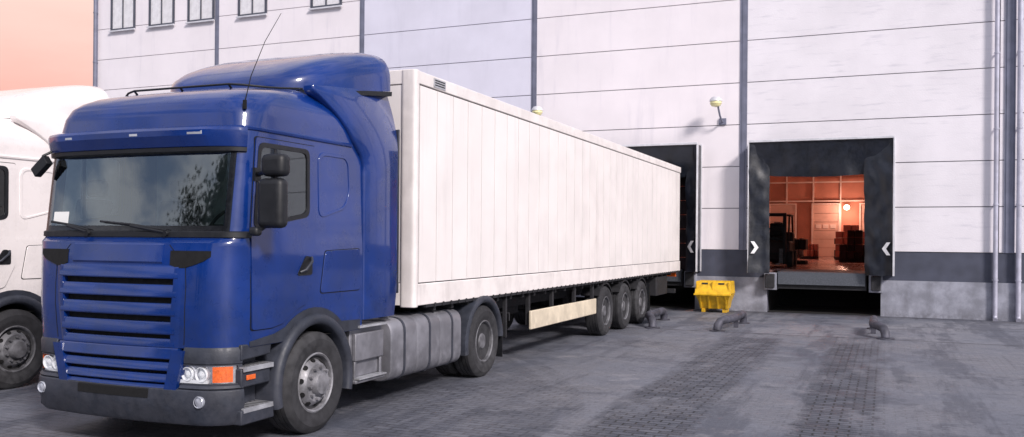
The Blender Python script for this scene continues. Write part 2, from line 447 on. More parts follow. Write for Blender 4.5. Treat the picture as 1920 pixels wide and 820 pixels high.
    cw=MB(); cw.loft(wrap_rings([(0,1.925),(.02,1.93),(.018,1.975),(0,1.985)],1.95,.46)); cw.obj('cowl',T,('black',))
    for s in (-1,1):
        arcP=lambda r,a0,a1,n:[(1.42-r*math.cos(R(a0+(a1-a0)*i/n)),.5+r*math.sin(R(a0+(a1-a0)*i/n))) for i in range(n+1)]
        side_out=rnd([(.475,1.10),(.76,1.10)]+arcP(.80,52,80,4)+[(1.42,1.55),(1.44,2.84),(.54,2.84),(.46,2.0)],.03,3)
        D=MB()
        bm=bmesh.new()
        def loop(P):
            vv=[bm.verts.new((0,y,z)) for y,z in P]; return [bm.edges.new((vv[i],vv[(i+1)%len(vv)])) for i in range(len(vv))]
        e=loop(side_out)+loop(winO)
        bmesh.ops.triangle_fill(bm,edges=e,use_beauty=True)
        bm.verts.index_update(); bm.verts.ensure_lookup_table()
        vv=[(s*(wside(q.co.z)+.015),q.co.y,q.co.z) for q in bm.verts]
        ff=[[q.index for q in f.verts] for f in bm.faces]
        bm.free(); D.add(vv,ff)
        m=len(side_out); D.add([(s*(wside(z)+.015),y,z) for y,z in side_out]+[(s*(wside(z)-.01),y,z) for y,z in side_out],[(i,(i+1)%m,m+(i+1)%m,m+i) for i in range(m)])
        d=D.obj('door',T,(paint,),ang=25)
        sl_=MB(); side_ring(sl_,[(1.0+(y-1.0)*1.018,1.95+(z-1.95)*1.010) for y,z in side_out],side_out,s,-.01,.004); sl_.obj('door_seal',T,('void',))
        F=MB(); side_ring(F,winO,winI,s,-.01,.02); F.obj('window_frame',d,('black',))
        G=MB(); P=inset(winO,.04); G.add([(s*(wside(z)+.010),y,z) for y,z in P],[tuple(range(len(P)))])
        G.mat(1); G.sbox(s,1.2,1.212,.80,.83,2.1,2.76)
        G.obj('window',d,('glass_dark','black'))
        H=MB(); side_plate(H,rnd([(1.12,1.57),(1.36,1.57),(1.36,1.74),(1.26,1.76)],.03),s,.0,.022); H.obj('handle_recess',d,('black',))
        H=MB(); H.tube([(s*1.25,1.16,1.60),(s*1.285,1.2,1.62),(s*1.285,1.3,1.70),(s*1.25,1.34,1.74)],.014,8); H.obj('door_handle',d,('dark_plastic',))
        q=MB(); Pq=rnd([(1.50,2.12),(1.98,2.24),(2.08,2.40),(2.06,2.80),(1.50,2.80)],.12,6)
        side_ring(q,Pq,inset(Pq,.035),s,-.01,.008)
        q.obj('side_moulding',T,(paint,),bevel=.005)
        Pl=rnd([(1.52,1.38),(2.24,1.38),(2.24,1.82),(1.60,1.80)],.04)
        q=MB(); side_plate(q,Pl,s,-.01,.010)
        q.obj('side_locker',T,(paint,),bevel=.004)
        q=MB(); side_ring(q,inset(Pl,-.008),Pl,s,-.01,.003); q.obj('locker_seal',T,('void',))
        lo=MB(); side_plate(lo,[(.46,.955),(.93,.955)]+arcP(.64,46,134,8)+[(1.92,.955),(2.26,.955),(2.26,1.06)]+arcP(.745,130,52,10)+[(.80,1.04),(.46,1.0)],s,-.02,.008)
        lo.obj('side_skirt',T,('dark_plastic',))
        a=MB(); rings=[]
        for i in range(33):
            th=R(-14+208*i/32); ro=.685; ri=.575; c=(1.42,.5); ring=[]
            for (rr,xx) in ((ri,.78),(ri,1.25),(ri+.012,1.275),(ri+.035,1.288),(ro-.045,1.288),(ro-.015,1.275),(ro,1.235),(ro,.78)):
                ring.append((s*xx,c[0]-rr*.95*math.cos(th),c[1]+rr*math.sin(th)))
            rings.append(ring)
        a.loft(rings); a.obj('wheel_arch',T,('dark_plastic',),ang=50)
        fb=MB(); fb.sbox(s,.70,.78,.80,2.05,.55,1.1); fb.obj('wheel_well',T,('void',))
        st=MB(); st.sbox(s,.80,1.05,.38,.76,.30,.98)
        st.prism([(.34,.27),(.80,.27),(.78,.40),(.34,.40)],'x',s*.9,s*1.235)
        st.prism([(.36,.60),(.76,.60),(.76,.765),(.36,.765)],'x',s*.9,s*1.215)
        st.prism([(.36,.84),(.76,.86),(.78,.98),(.36,.98)],'x',s*.9,s*1.215)
        st.obj('step_box',T,('dark_plastic',),bevel=.012)
        for zz,yy in ((.402,.82),(.767,.78)):
            p=MB(); p.sbox(s,.98,1.238,.37,yy,zz,zz+.014); p.sbox(s,1.226,1.238,.37,yy,zz-.028,zz-.0005)
            p.mat(1)
            for k in range(6): p.sbox(s,1.02,1.21,.40+.065*k,.415+.065*k,zz+.0145,zz+.016)
            p.obj('step',T,('alu','void'))
        mk=MB(); mk.sbox(s,1.216,1.228,.42,.54,.66,.705); mk.obj('marker_lamp',T,('orange',),bevel=.004)
        # smooth side fairing built row by row
        YF=[(1.05,2.31),(2.72,2.31),(2.80,2.27),(2.88,2.19),(2.96,2.11),(3.06,2.02),(3.16,1.91),(3.26,1.77),(3.34,1.64),(3.42,1.50),(3.47,1.50),(3.50,1.70),(3.55,2.15),(3.60,2.65),(3.63,2.95)]
        fa=MB(); rings=[]
        zl=[1.05+.1*i for i in range(17)]+[2.72+.03*i for i in range(31)]
        for z in zl:
            yf=lerp_tab(YF,z); yr=3.04 if z>1.35 else 2.98+.06*(z-1.05)/.3
            x=1.240-max(0,z-2.95)**1.6*.30; xi=min(1.02,x-.1)
            e_=min(.03,(yr-yf)*.3)
            rings.append([(s*xi,yf,z),(s*(x-.03),yf,z),(s*(x-.008),yf+e_*.4,z),(s*x,yf+e_,z),(s*x,(yf+yr)/2,z),(s*x,yr-e_,z),(s*(x-.008),yr-e_*.4,z),(s*(x-.03),yr,z),(s*xi,yr,z)])
        fa.loft(rings); fa.obj('side_fairing',T,(paint,),ang=50)
        sf=MB(); sf.sbox(s,1.17,1.236,3.042,3.065,1.3,3.2); sf.obj('side_fairing_edge',T,('dark_plastic',),bevel=.006)
        bx=MB(); bx.sbox(s,.6,1.15,2.18,2.84,.42,.96)
        bx.sbox(s,1.15,1.20,2.22,2.80,.60,.90); bx.sbox(s,.7,1.22,2.2,2.8,.36,.40)
        for yy in (2.24,2.76): bx.sbox(s,1.16,1.19,yy-.02,yy+.02,.38,.6)
        bx.obj('battery_box',T,('tank',),bevel=.012)
        for za,zb_,x0 in ((.965,.99,.9),(.405,.42,1.0)):
            p=MB(); p.sbox(s,x0,1.25,2.22,2.78,za,zb_); p.obj('step',T,('alu',))
        tk=MB()
        def tring(y,o): return [(s*x,y,z) for x,z in rnd([(.62+o,.28+o),(1.24-o,.28+o),(1.24-o,1.0-o),(.62+o,1.0-o)],.17,6)]
        ys_=[]; bounds=[2.90,3.52,4.13,4.74]
        for a0,a1 in zip(bounds,bounds[1:]):
            ys_+=[(a0+.004,.012),(a0+.02,.003),(a0+.04,0),(a1-.04,0),(a1-.02,.003),(a1-.004,.012)]
        tk.loft([tring(y,o) for y,o in [(2.90,.10)]+ys_+[(4.74,.10)]])
        tk.cyl((s*1.0,3.1,.98),(s*1.03,3.1,1.05),.06,16)
        tk.obj('fuel_tank',T,('tank',),ang=50)
        for yy in (3.2,3.83,4.45):
            sb_=MB(); sb_.loft([[(s*x,y,z) for x,z in rnd([(.61,.27),(1.248,.27),(1.248,1.01),(.61,1.01)],.175,6)] for y in (yy-.02,yy+.02)]); sb_.obj('tank_strap',T,('dark_plastic',))
        a=MB(); rings=[]
        for i in range(25):
            th=R(-12+190*i/24); c=(5.43,.5)
            rings.append([(s*xx,c[0]-rr*math.cos(th),c[1]+rr*math.sin(th)) for rr,xx in ((.555,.62),(.54,1.25),(.56,1.28),(.60,1.285),(.64,1.265),(.65,.62))])
        a.loft(rings); a.obj('mudguard',T,('dark_plastic',),ang=50)
        a=MB(); a.sbox(s,.66,1.24,6.10,6.12,.20,.62); a.obj('mudflap',T,('black',))
        if s>0 or not main:
            mm=MB()
            mm.obox((s*1.47,.45,2.235),(.27,.14,.44)); mm.obj('mirror',T,('black',),bevel=.055,seg=4)
            mm=MB(); mm.obox((s*1.49,.46,2.57),(.25,.15,.20)); mm.obj('mirror',T,('black',),bevel=.055,seg=4)
            mm=MB(); mm.obox((s*1.33,.39,1.985),(.10,.09,.08)); mm.obj('mirror',T,('black',),bevel=.03,seg=4)
            am=MB(); am.tube([(s*1.2,.57,2.50),(s*1.36,.46,2.51),(s*1.5,.46,2.47)],.022,8); am.sbox(s,1.2,1.235,.50,.58,2.44,2.56); am.obj('mirror_arm',T,('black',))
            am=MB(); am.tube([(s*1.2,.52,2.0),(s*1.34,.42,1.99),(s*1.42,.44,2.05)],.022,8); am.obj('mirror_arm',T,('black',))
        else:
            mm=MB(); rot=Matrix.Rotation(R(-38),3,'Y'); mm.obox((s*1.17,.28,2.61),(.21,.07,.10),rot); mm.tube([(s*1.08,.33,2.76),(s*1.13,.26,2.71),(s*1.15,.28,2.64)],.014,8); mm.obj('mirror',T,('black',),bevel=.033,seg=4)
    sp=MB(); rings=[]
    for y,h,w_,zb in ((1.48,3.53,.55,3.47),(1.55,3.62,.76,3.455),(1.68,3.71,.90,3.46),(1.85,3.80,.99,3.475),(2.05,3.885,1.05,3.50),(2.3,3.97,1.095,3.54),(2.55,4.04,1.125,3.575),(2.8,4.095,1.15,3.61),(2.95,4.11,1.16,3.63),(2.985,4.085,1.15,3.64)):
        ring=[]
        for i in range(33):
            t=math.pi*i/32; c_=math.cos(t); s_=math.sin(t)
            ring.append((w_*math.copysign(abs(c_)**.36,c_), y, zb+(h-zb)*abs(s_)**.50))
        rings.append(ring)
    sp.loft(rings); sp.obj('roof_spoiler',T,(paint,),ang=40)
    for s in (-1,1):
        pl=MB(); pl.loft([[(s*x,y,z) for x,z in ((.85,zb-.06),(w_+.012,zb-.05),(w_+.015,zb+.0),(.85,zb))] for y,w_,zb in ((1.65,.90,3.46),(2.05,1.055,3.50),(2.5,1.125,3.57),(2.98,1.16,3.63))])
        pl.obj('spoiler_seal',T,('black' if main else paint,))
    if main:
        rb=MB(); pts=[(-.85,1.0,3.37),(-.70,.90,3.395)]+[(-.6+.2*i,.88,3.41) for i in range(7)]+[(.75,.92,3.40),(.88,1.07,3.395),(.93,1.25,3.41),(.93,1.6,3.46)]
        rb.tube(pts,.011,8)
        for x in (-.6,0,.6): rb.tube([(x,.88,3.41),(x,.94,3.36)],.011,6)
        rb.obj('roof_bar',T,('black',))
        an=MB(); an.tube([(1.12,.49,3.09),(1.12,.49,3.17)],.018,8); an.tube([(1.12,.49,3.15),(1.13,.56,3.4),(1.14,.74,3.75),(1.15,.96,4.06)],[.005,.004,.003,.0025],6)
        an.obj('antenna',T,('void',))
    it=MB(); it.box(-1.1,1.1,.50,.85,1.45,1.98); it.box(-.5,.5,.42,.55,1.9,2.0); it.obj('dashboard',T,('dash',),bevel=.05)
    it=MB(); it.box(-1.15,1.15,1.75,1.78,1.2,2.9); it.box(-1.15,1.15,.55,1.75,1.2,1.23); it.box(-1.15,1.15,.6,1.75,2.86,2.88); it.obj('cabin_lining',T,('cabin',))
    for s in (-1,1):
        it=MB(); it.box(s*.6-.25,s*.6+.25,1.0,1.5,1.55,1.68); it.obox((s*.6,1.48,2.0),(.48,.13,.65),Matrix.Rotation(R(-8),3,'X')); it.obox((s*.6,1.55,2.45),(.28,.10,.2)); it.obj('seat',T,('seat',),bevel=.045,seg=3)
    sw=MB(); c=Vector((.6,.90,2.04)); rot=Matrix.Rotation(R(-35),3,'X')
    sw.tube([c+rot@Vector((.22*math.cos(t),.0,.22*math.sin(t))) for t in [2*math.pi*i/24 for i in range(25)]],.018,8)
    sw.tube([c+rot@Vector((-.2,0,0)),c+rot@Vector((.2,0,0))],.02,6); sw.cyl(c,c+Vector((0,-.1,-.2)),.03,8); sw.obj('steering_wheel',T,('seat',))
    pa=MB(); pa.loft([[(x,yfront(x,z)-.010,z) for z in (2.055,2.165)]+[(x,yfront(x,z)-.008,z) for z in (2.165,2.055)] for x in (-1.0,-.95,-.90,-.84,-.78)]); pa.obj('paper_sheet',T,('paper',))
    ch=MB()
    for s in (-1,1): ch.box(s*.43-.04,s*.43+.04,.5,6.55,.72,.98)
    for y in (.6,2.6,3.6,4.6,6.0,6.5): ch.box(-.4,.4,y,y+.1,.74,.96)
    ch.box(-.35,.35,.9,2.0,.5,1.1); ch.box(-1.0,1.0,1.36,1.48,.44,.56); ch.box(-.7,.7,5.35,5.51,.4,.6)
    ch.lathe([(.0,-.2),(.25,-.2),(.25,.2),(.0,.2)],20,(0,5.43,.5),'y')
    ch.box(-1.0,1.0,2.3,2.6,.98,1.05)
    ch.obj('chassis',T,('chassis',),bevel=.01)
    fw=MB(); fw.lathe([(.0,0),(.45,0),(.45,.05),(0,.05)],28,(0,5.2,1.04),'z'); fw.box(-.4,.4,5.0,5.4,.98,1.04); fw.obj('coupling_plate',T,('chassis',))
    for i,x in enumerate((.2,.35,.5)):
        ai=MB(); ai.tube([(x,2.32,2.0-.1*i),(x,2.7,1.5),(x,3.1,1.35),(x,3.46,1.7)],.018,8); ai.obj('air_hose',T,('black',))
    ai=MB(); ai.box(-.9,-.4,2.45,2.8,1.1,2.6); ai.obj('exhaust_box',T,('chassis',))
    for s in (-1,1):
        wheel(T,s*1.265,1.42,s,'front',dullwheel)
        wheel(T,s*1.265,5.43,s,'dual',True)
    return T
tractor((-6.45,5.95,0),'blue','blue semi truck cab with high roof, parked on paved yard',False,True)
tractor((-11.36,6.48,0),'white_paint','white semi truck cab parked beside the blue truck',True,False)

# ------------------------------------------------------------------ trailer
TL=15.0
TR=empty('trailer',(-6.48,9.42,0),None,'long white box trailer backed against loading dock shelter','trailer')
b=MB(); b.box(-1.238,1.238,.012,TL,1.14,3.96); b.obj('trailer_core',TR,('trailer_gap',))
pn=MB()
ys=[.10]
while ys[-1]+.45<TL-.1: ys.append(ys[-1]+.45)
ys.append(TL-.06)
for s in (-1,1):
    for a,c in zip(ys,ys[1:]): pn.sbox(s,1.238,1.25,a+.008,c-.008,1.40,3.80)
for k in range(5): pn.box(-1.12+k*.45,-1.12+k*.45+.44,0.0,.012,1.4,3.80)
pn.obj('side_panel',TR,('trailer_white',),smooth=False)
rl=MB()
for s in (-1,1):
    rl.sbox(s,1.2,1.262,.0,TL,3.815,3.97); rl.sbox(s,1.2,1.258,.0,TL,1.12,1.385)
rl.box(-1.2,1.2,-.01,.06,3.81,3.985); rl.box(-1.2,1.2,-.01,.06,1.12,1.39)
for s in (-1,1): rl.prism(rnd([(s*1.05,-.03),(s*1.263,-.03),(s*1.263,.095),(s*1.05,.095)],.06,6),'z',1.10,3.98)
rl.box(-1.2,1.2,.0,TL,3.965,3.985)
rl.obj('trailer_rail',TR,('trailer_rail',),bevel=.012,seg=3)
hk=MB()
for s in (-1,1):
    hk.sbox(s,1.2,1.25,.3,TL,1.085,1.12)
    y=.5
    while y<TL-.2:
        hk.sbox(s,1.24,1.268,y,y+.035,1.085,1.135); y+=.225
hk.obj('lashing_rail',TR,('chassis',))
vt=MB(); vt.box(1.262,1.272,.42,.74,3.835,3.945)
vt.mat(1)
for k in range(3): vt.box(1.272,1.276,.45,.71,3.855+.03*k,3.867+.03*k)
vt.obj('vent',TR,('alu','void'))
uf=MB()
for s in (-1,1):
    uf.box(s*.5-.05,s*.5+.05,2.6,TL-.2,.78,1.12)
    for y in (3.9,5.0,6.2,7.3): uf.sbox(s,1.12,1.19,y,y+.06,.55,1.1)
for k in range(28): uf.box(-1.2,1.2,.6+k*.5,.66+k*.5,1.02,1.10)
uf.box(-.5,.5,.4,2.6,1.04,1.11)
for y in (8.0,9.45,10.9):
    uf.cyl((-1.0,y,.5),(1.0,y,.5),.07,12)
    for s in (-1,1): uf.box(s*.5-.06,s*.5+.06,y-.4,y+.1,.5,.8)
uf.box(-1.15,1.15,TL-.15,TL-.03,.5,.62)
for s in (-1,1): uf.box(s*.6-.05,s*.6+.05,TL-.15,TL-.05,.6,1.1)
uf.box(-.3,.3,5.0,5.6,.6,.95)
uf.obj('underframe',TR,('chassis',),bevel=.008)
for s in (-1,1):
    lg=MB(); lg.box(s*.85-.07,s*.85+.07,3.10,3.24,.45,1.1); lg.box(s*.85-.05,s*.85+.05,3.12,3.22,.2,.45); lg.box(s*.85-.12,s*.85+.12,3.04,3.30,.16,.20)
    lg.tube([(s*.92,3.17,.8),(s*1.15,3.17,.8),(s*1.15,3.17,.68)],.015,6)
    lg.sbox(s,1.13,1.19,2.95,3.0,.45,1.1)
    lg.obj('landing_leg',TR,('chassis',),bevel=.006)
    sb=MB(); sb.sbox(s,1.2,1.245,3.86,7.35,.49,.79); sb.obj('side_guard',TR,('cream',),bevel=.012)
    for y in (8.0,9.45,10.9):
        wheel(TR,s*1.255,y,s,'single',True)
        mg=MB(); rings=[]
        for i in range(15):
            th=R(35+110*i/14); rings.append([(s*xx,y-rr*math.cos(th),.5+rr*math.sin(th)) for rr,xx in ((.55,.86),(.55,1.24),(.58,1.24),(.58,.86))])
        mg.loft(rings); mg.obj('mudguard',TR,('chassis',))
    bx=MB(); bx.sbox(s,.75,1.2,12.5,13.7,.55,1.02); bx.obj('storage_box',TR,('chassis',),bevel=.02)
    fl=MB(); fl.sbox(s,.85,1.22,11.75,11.77,.2,.9); fl.obj('mudflap',TR,('black',))
    tl=MB(); tl.sbox(s,.7,1.15,TL-.02,TL+.02,.95,1.08); tl.obj('tail_lamp',TR,('orange',),bevel=.01)

# ------------------------------------------------------------------ building
D=25.4
B=empty('warehouse',(0,D,0),None,'white panelled warehouse with open loading docks and grey plinth','building')
docks=[(-8.15,-4.98),(-3.0,-.10)]
wins=[(-27.37,-26.15),(-25.46,-24.24),(-23.6,-22.38),(-21.3,-20.05),(-18.2,-16.95)]
ops=[(a,b_,-1,4.3) for a,b_ in docks]+[(a,b_,9.78,11.3) for a,b_ in wins]
def rects(x0,x1,z0,z1):
    xs=sorted({x0,x1}|{x for o in ops for x in o[:2] if x0<x<x1}); zs=sorted({z0,z1}|{z for o in ops for z in o[2:] if z0<z<z1})
    for a,b_ in zip(xs,xs[1:]):
        col=[]
        for c,d in zip(zs,zs[1:]):
            mx,mz=(a+b_)/2,(c+d)/2
            if any(o[0]<mx<o[1] and o[2]<mz<o[3] for o in ops): continue
            if col and abs(col[-1][1]-c)<1e-6: col[-1][1]=d
            else: col.append([c,d])
        for c,d in col: yield a,b_,c,d
bays=[-28.2,-22.26,-16.15,-9.97,-3.68,2.62,8.9,15.2]
TOP=12.23
zr=[1.70+1.17*k for k in range(10)]
bay_m=[0,0,1,0,2,2,2]
pw=MB()
for bi,(xa,xb) in enumerate(zip(bays,bays[1:])):
    for zi,(za,zb) in enumerate(zip(zr,zr[1:])):
        pw.mat(bay_m[bi])
        for q in rects(xa+.02,xb-.02,za+.011,zb-.011): pw.box(q[0],q[1],-.03,.03,q[2],q[3])
pw.obj('wall',B,('panelA','panelB','panelC'),smooth=False)
bw=MB()
for q in rects(bays[0]+.01,bays[-1],0,TOP): bw.box(q[0],q[1],.031,.30,q[2],q[3])
bw.box(bays[0]+.01,bays[0]+.3,.3,40,0,TOP); bw.box(bays[-1]-.3,bays[-1],.3,40,0,TOP); bw.box(bays[0]+.01,bays[-1],40,40.3,0,TOP)
bw.obj('backing_wall',B,('panel_joint',),smooth=False)
sw=MB()
for k in range(7):
    for za,zb in zip(zr,zr[1:]): sw.box(bays[0]-.02,bays[0]+.009,.0+k*6,k*6+5.96,za+.011,zb-.011)
sw.obj('side_wall',B,('panelA',),smooth=False)
bd=MB()
for q in rects(bays[0],bays[-1],.95,1.69): bd.box(q[0],q[1],-.05,.03,q[2],q[3])
bd.obj('plinth_band',B,('band',),smooth=False)
cc=MB()
for q in rects(bays[0],bays[-1],-.3,.948): cc.box(q[0],q[1],-.09,.03,q[2],q[3])
cc.obj('plinth',B,('concrete',),smooth=False)
rf=MB(); rf.box(bays[0]-.1,bays[-1]+.1,-.12,40.4,TOP,TOP+.25); rf.obj('roof',B,('roof',))
for x in bays[:-1]:
    mu=MB(); w=.085 if x<-4 else .10
    if x==bays[0]: mu.box(x-.03,x+.14,-.07,-.0,0,TOP)
    elif x>2: mu.box(x+.12,x+.36,-.06,-.0,1.7,TOP); mu.box(x+.16,x+.32,-.075,-.06,1.7,TOP)
    else:
        mu.box(x-w,x+w,-.05,.0,1.70,TOP); mu.box(x-w*.35,x+w*.35,-.065,-.05,1.70,TOP)
    mu.obj('mullion',B,('mullion',),smooth=False)
for x,r,m_ in ((2.55,.055,'pipe'),(3.06,.06,'pipe'),(-28.05,.07,'mullion')):
    dp=MB(); dp.cyl((x,-.17,.1),(x,-.17,TOP),r,14)
    z=1.0
    while z<TOP: dp.cyl((x,-.17,z),(x,-.17,z+.04),r+.012,14); dp.box(x-.02,x+.02,-.14,-.05,z,z+.03); z+=1.9
    dp.tube([(x,-.17,.12),(x,-.2,.06),(x,-.27,.03)],r,12)
    dp.obj('downpipe',B,(m_,))
def window(a,b_,z0,z1):
    W=empty('window',((a+b_)/2,0,z0),B); w=(b_-a)/2; h=z1-z0; t=.075
    f=MB()
    f.box(-w,-w+t,-.08,.1,0,h); f.box(w-t,w,-.08,.1,0,h); f.box(-w+t,w-t,-.08,.1,0,t); f.box(-w+t,w-t,-.08,.1,h-t,h)
    f.box(-.02,.02,-.077,-.045,t,h-t)
    f.obj('frame',W,('winframe',),bevel=.006)
    s_=MB(); s_.box(-w-.04,w+.04,-.14,-.081,-.05,.0); s_.obj('sill',W,('frame_white',))
    g=MB(); g.add([(-w+t,-.066,t),(w-t,-.066,t),(w-t,-.066,h-t),(-w+t,-.066,h-t)],[(0,1,2,3)]); g.obj('pane',W,('glass_clear',))
    c=MB(); vs=[];fs=[]
    n=60
    for i in range(n+1):
        x=-w+t+(2*w-2*t)*i/n
        y=-.038+.0012*math.sin(i*.9)
        vs+=[(x,y,t),(x,y,h-t)]
    for i in range(n): fs.append((2*i,2*i+2,2*i+3,2*i+1))
    c.add(vs,fs); c.obj('curtain',W,('drape',))
for a,b_ in wins: window(a,b_,9.78,11.3)
for x in (-4.25,-9.55):
    L=empty('wall_lamp',(x,-.03,5.30),B)
    a=MB(); a.box(-.10,.10,-.05,.0,-.08,.10); a.tube([(0,-.05,0),(.0,-.22,.02),(-.02,-.36,.14),(-.05,-.42,.32),(-.06,-.46,.42)],.028,8); a.obj('bracket',L,('mullion',),bevel=.004)
    h=MB(); h.lathe([(.05,.12),(.12,.10),(.17,.03),(.18,-.01),(.165,-.02)],20,(-.10,-.55,.52),'z'); h.obj('lamp_shade',L,('frame_white',))
    h=MB(); h.lathe([(.16,.0),(.165,-.06),(.12,-.13),(.0,-.16)],20,(-.10,-.55,.505),'z'); h.obj('lamp_glass',L,('lampglass',))

def curtain_mesh(P,nu,nv,amp,seed):
    bl,br,tr,tl=[Vector(p) for p in P]; vs=[];fs=[]
    for i in range(nu+1):
        for j in range(nv+1):
            u,v=i/nu,j/nv; p=(bl*(1-u)+br*u)*(1-v)+(tl*(1-u)+tr*u)*v
            q=noise.noise(Vector((p.x*2.2+seed,p.z*.9,seed)))*amp+noise.noise(Vector((p.x*5+seed,p.z*3,seed+4)))*amp*.5
            p.y+=q; p.x+=.5*q
            vs.append(p)
    for i in range(nu):
        for j in range(nv): fs.append((i*(nv+1)+j,(i+1)*(nv+1)+j,(i+1)*(nv+1)+j+1,i*(nv+1)+j+1))
    return vs,fs
def shelter(xa,xb,ia,ib,sd):
    S=empty('dock_shelter',(0,0,0),B); yf=-.62; zt=4.66; z0=1.08
    f=MB()
    f.box(xa,xb,yf-.02,yf+.02,zt-.03,zt+.03); f.box(xb-.025,xb+.025,yf-.02,yf+.02,z0,zt-.031); f.box(xa-.012,xa+.012,yf-.02,yf+.02,z0,zt-.031)
    f.box(xb-.03,xb+.03,-.10,-.06,z0,zt+.02); f.box(xa-.03,xa+.03,-.10,-.06,z0,zt+.02)
    f.obj('shelter_frame',S,('frame_white',),bevel=.006)
    c=MB(); c.box(xa+.0,xa+.02,yf+.021,-.101,z0,zt-.02); c.box(xb-.02,xb,yf+.021,-.101,z0,zt-.02); c.box(xa+.021,xb-.021,yf+.021,-.101,zt-.03,zt-.01); c.obj('shelter_canopy',S,('curtain',))
    for s,(a,b_) in ((-1,(xa+.03,ia)),(1,(xb-.03,ib))):
        m=MB(); m.add(*curtain_mesh([(a,yf+.01,z0),(b_,yf+.22,z0),(b_,yf+.20,zt-.2),(a,yf+.01,zt-.04)],20,50,.08,sd+s))
        m.obj('side_curtain',S,('curtain',),ang=80)
        mx=a-s*.15; zc=1.78; t=s
        yy=lambda x:yf-.012+.21*abs(x-a)/abs(b_-a)-.06
        q=MB(); P=[(mx+t*px,zc+pz) for px,pz in ((-.10,0),(.01,.165),(.10,.165),(.0,0),(.10,-.165),(.01,-.165))]
        q.loft([[(x,yy(x),z) for x,z in P],[(x,yy(x)+.006,z) for x,z in P]])
        q.obj('chevron_marker',S,('white',))
    m=MB(); vs=[];fs=[]; nu,nv=50,16
    for i in range(nu+1):
        for j in range(nv+1):
            u,v=i/nu,j/nv; x=xa+.04+(xb-xa-.08)*u
            zl=3.72+.10*abs(2*u-1)**2+.02*noise.noise(Vector((u*9,sd,0)))
            z=zt-.04+(zl-zt)*v; y=yf+.03+.16*v+.09*noise.noise(Vector((x*2.4+sd,z*1.5,sd)))*v
            vs.append((x,y,z))
    for i in range(nu):
        for j in range(nv): fs.append((i*(nv+1)+j,(i+1)*(nv+1)+j,(i+1)*(nv+1)+j+1,i*(nv+1)+j+1))
    m.add(vs,fs); m.obj('top_curtain',S,('curtain',),ang=80)
shelter(-3.45,.20,-2.90,-.50,3.3)
shelter(-8.42,-4.84,-7.80,-5.18,8.1)
for di,(a,b_) in enumerate(docks):
    p=MB()
    p.box(a-.0,a+.02,.3,2.5,-.2,1.05); p.box(b_-.02,b_,.3,2.5,-.2,1.05); p.box(a,b_,2.5,2.6,-.2,1.05); p.box(a+.02,b_-.02,-.08,2.5,-.01,.015)
    p.obj('dock_pit',B,('void',),smooth=False)
    l=MB(); l.box(a+.28,b_-.35,-.18,2.5,1.06,1.12)
    l.prism([(-.24,.78),(-.21,.78),(-.185,1.11),(-.22,1.11)],'x',a+.30,b_-.38)
    l.mat(1); l.box(a+.28,b_-.35,-.16,-.05,.66,1.05)
    l.obj('dock_leveller',B,('chequer','chassis'),bevel=.004)
    for x in (a+.10,b_-.12):
        q=MB(); q.box(x-.17,x+.17,-.22,.28,.62,1.08); q.mat(1); q.box(x-.12,x+.12,-.34,-.221,.68,1.06); q.obj('dock_bumper',B,('concrete','rubber'),bevel=.012)
dd=MB()
for k in range(8): dd.box(docks[0][0],docks[0][1],.10,.14,1.06+k*.41,1.06+k*.41+.40)
dd.obj('dock_glow_blocker',B,('darkbox',))  # unseen dark panels added to block the orange hall glow behind the trailer
H=MB()
H.box(-15,8,2.6,30,1.06,1.12); H.box(-15,-8.2,.31,2.6,1.06,1.12); H.box(-4.96,-3.02,.31,2.6,1.06,1.12); H.box(-.08,8,.31,2.6,1.06,1.12)
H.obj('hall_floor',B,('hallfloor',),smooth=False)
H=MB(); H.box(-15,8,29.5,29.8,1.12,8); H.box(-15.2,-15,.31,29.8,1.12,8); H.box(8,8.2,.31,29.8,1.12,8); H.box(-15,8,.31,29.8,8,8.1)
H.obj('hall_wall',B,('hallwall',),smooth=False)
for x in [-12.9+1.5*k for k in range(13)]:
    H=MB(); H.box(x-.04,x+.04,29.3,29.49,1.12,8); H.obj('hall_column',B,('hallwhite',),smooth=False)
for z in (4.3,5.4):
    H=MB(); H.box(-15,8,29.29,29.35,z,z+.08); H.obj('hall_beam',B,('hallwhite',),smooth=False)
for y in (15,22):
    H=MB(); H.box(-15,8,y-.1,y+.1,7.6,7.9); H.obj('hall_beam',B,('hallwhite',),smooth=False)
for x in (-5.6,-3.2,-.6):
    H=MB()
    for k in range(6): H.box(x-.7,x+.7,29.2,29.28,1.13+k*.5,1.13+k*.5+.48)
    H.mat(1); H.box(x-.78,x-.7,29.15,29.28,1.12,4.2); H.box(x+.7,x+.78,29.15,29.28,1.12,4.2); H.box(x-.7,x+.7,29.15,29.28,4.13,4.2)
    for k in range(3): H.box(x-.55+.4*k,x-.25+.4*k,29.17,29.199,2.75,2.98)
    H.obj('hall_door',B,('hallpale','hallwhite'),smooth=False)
for (x,y,z,e) in ((-2.05,28.9,3.95,120),(-6.5,17,6.9,560),(2.2,17,6.9,560)):
    lm=MB(); lm.lathe([(0,.16),(.12,.12),(.17,0),(.12,-.12),(0,-.16)],16,(x,y,z),'z'); lm.tube([(x,y,z),(x,y+.5 if y>20 else y,z if y>20 else 8.0)],.02,6); lm.obj('hall_lamp',B,('bulb',))
    la=bpy.data.lights.new('hall_light','POINT'); la.energy=e; la.color=(1,.52,.38); la.shadow_soft_size=.25
    lo=bpy.data.objects.new('hall_light',la); COL.objects.link(lo); lo.location=(x,y-.5,z-.2); lo.parent=B
F=empty('forklift',(-3.35,D+5.2,1.12),None,'dark forklift standing on the warehouse floor','forklift')
m=MB(); m.box(-.5,.5,-.6,.9,.2,.85); m.box(-.5,.5,.5,1.1,.5,1.15); m.obj('chassis',F,('darkbox',),bevel=.06)
m=MB()
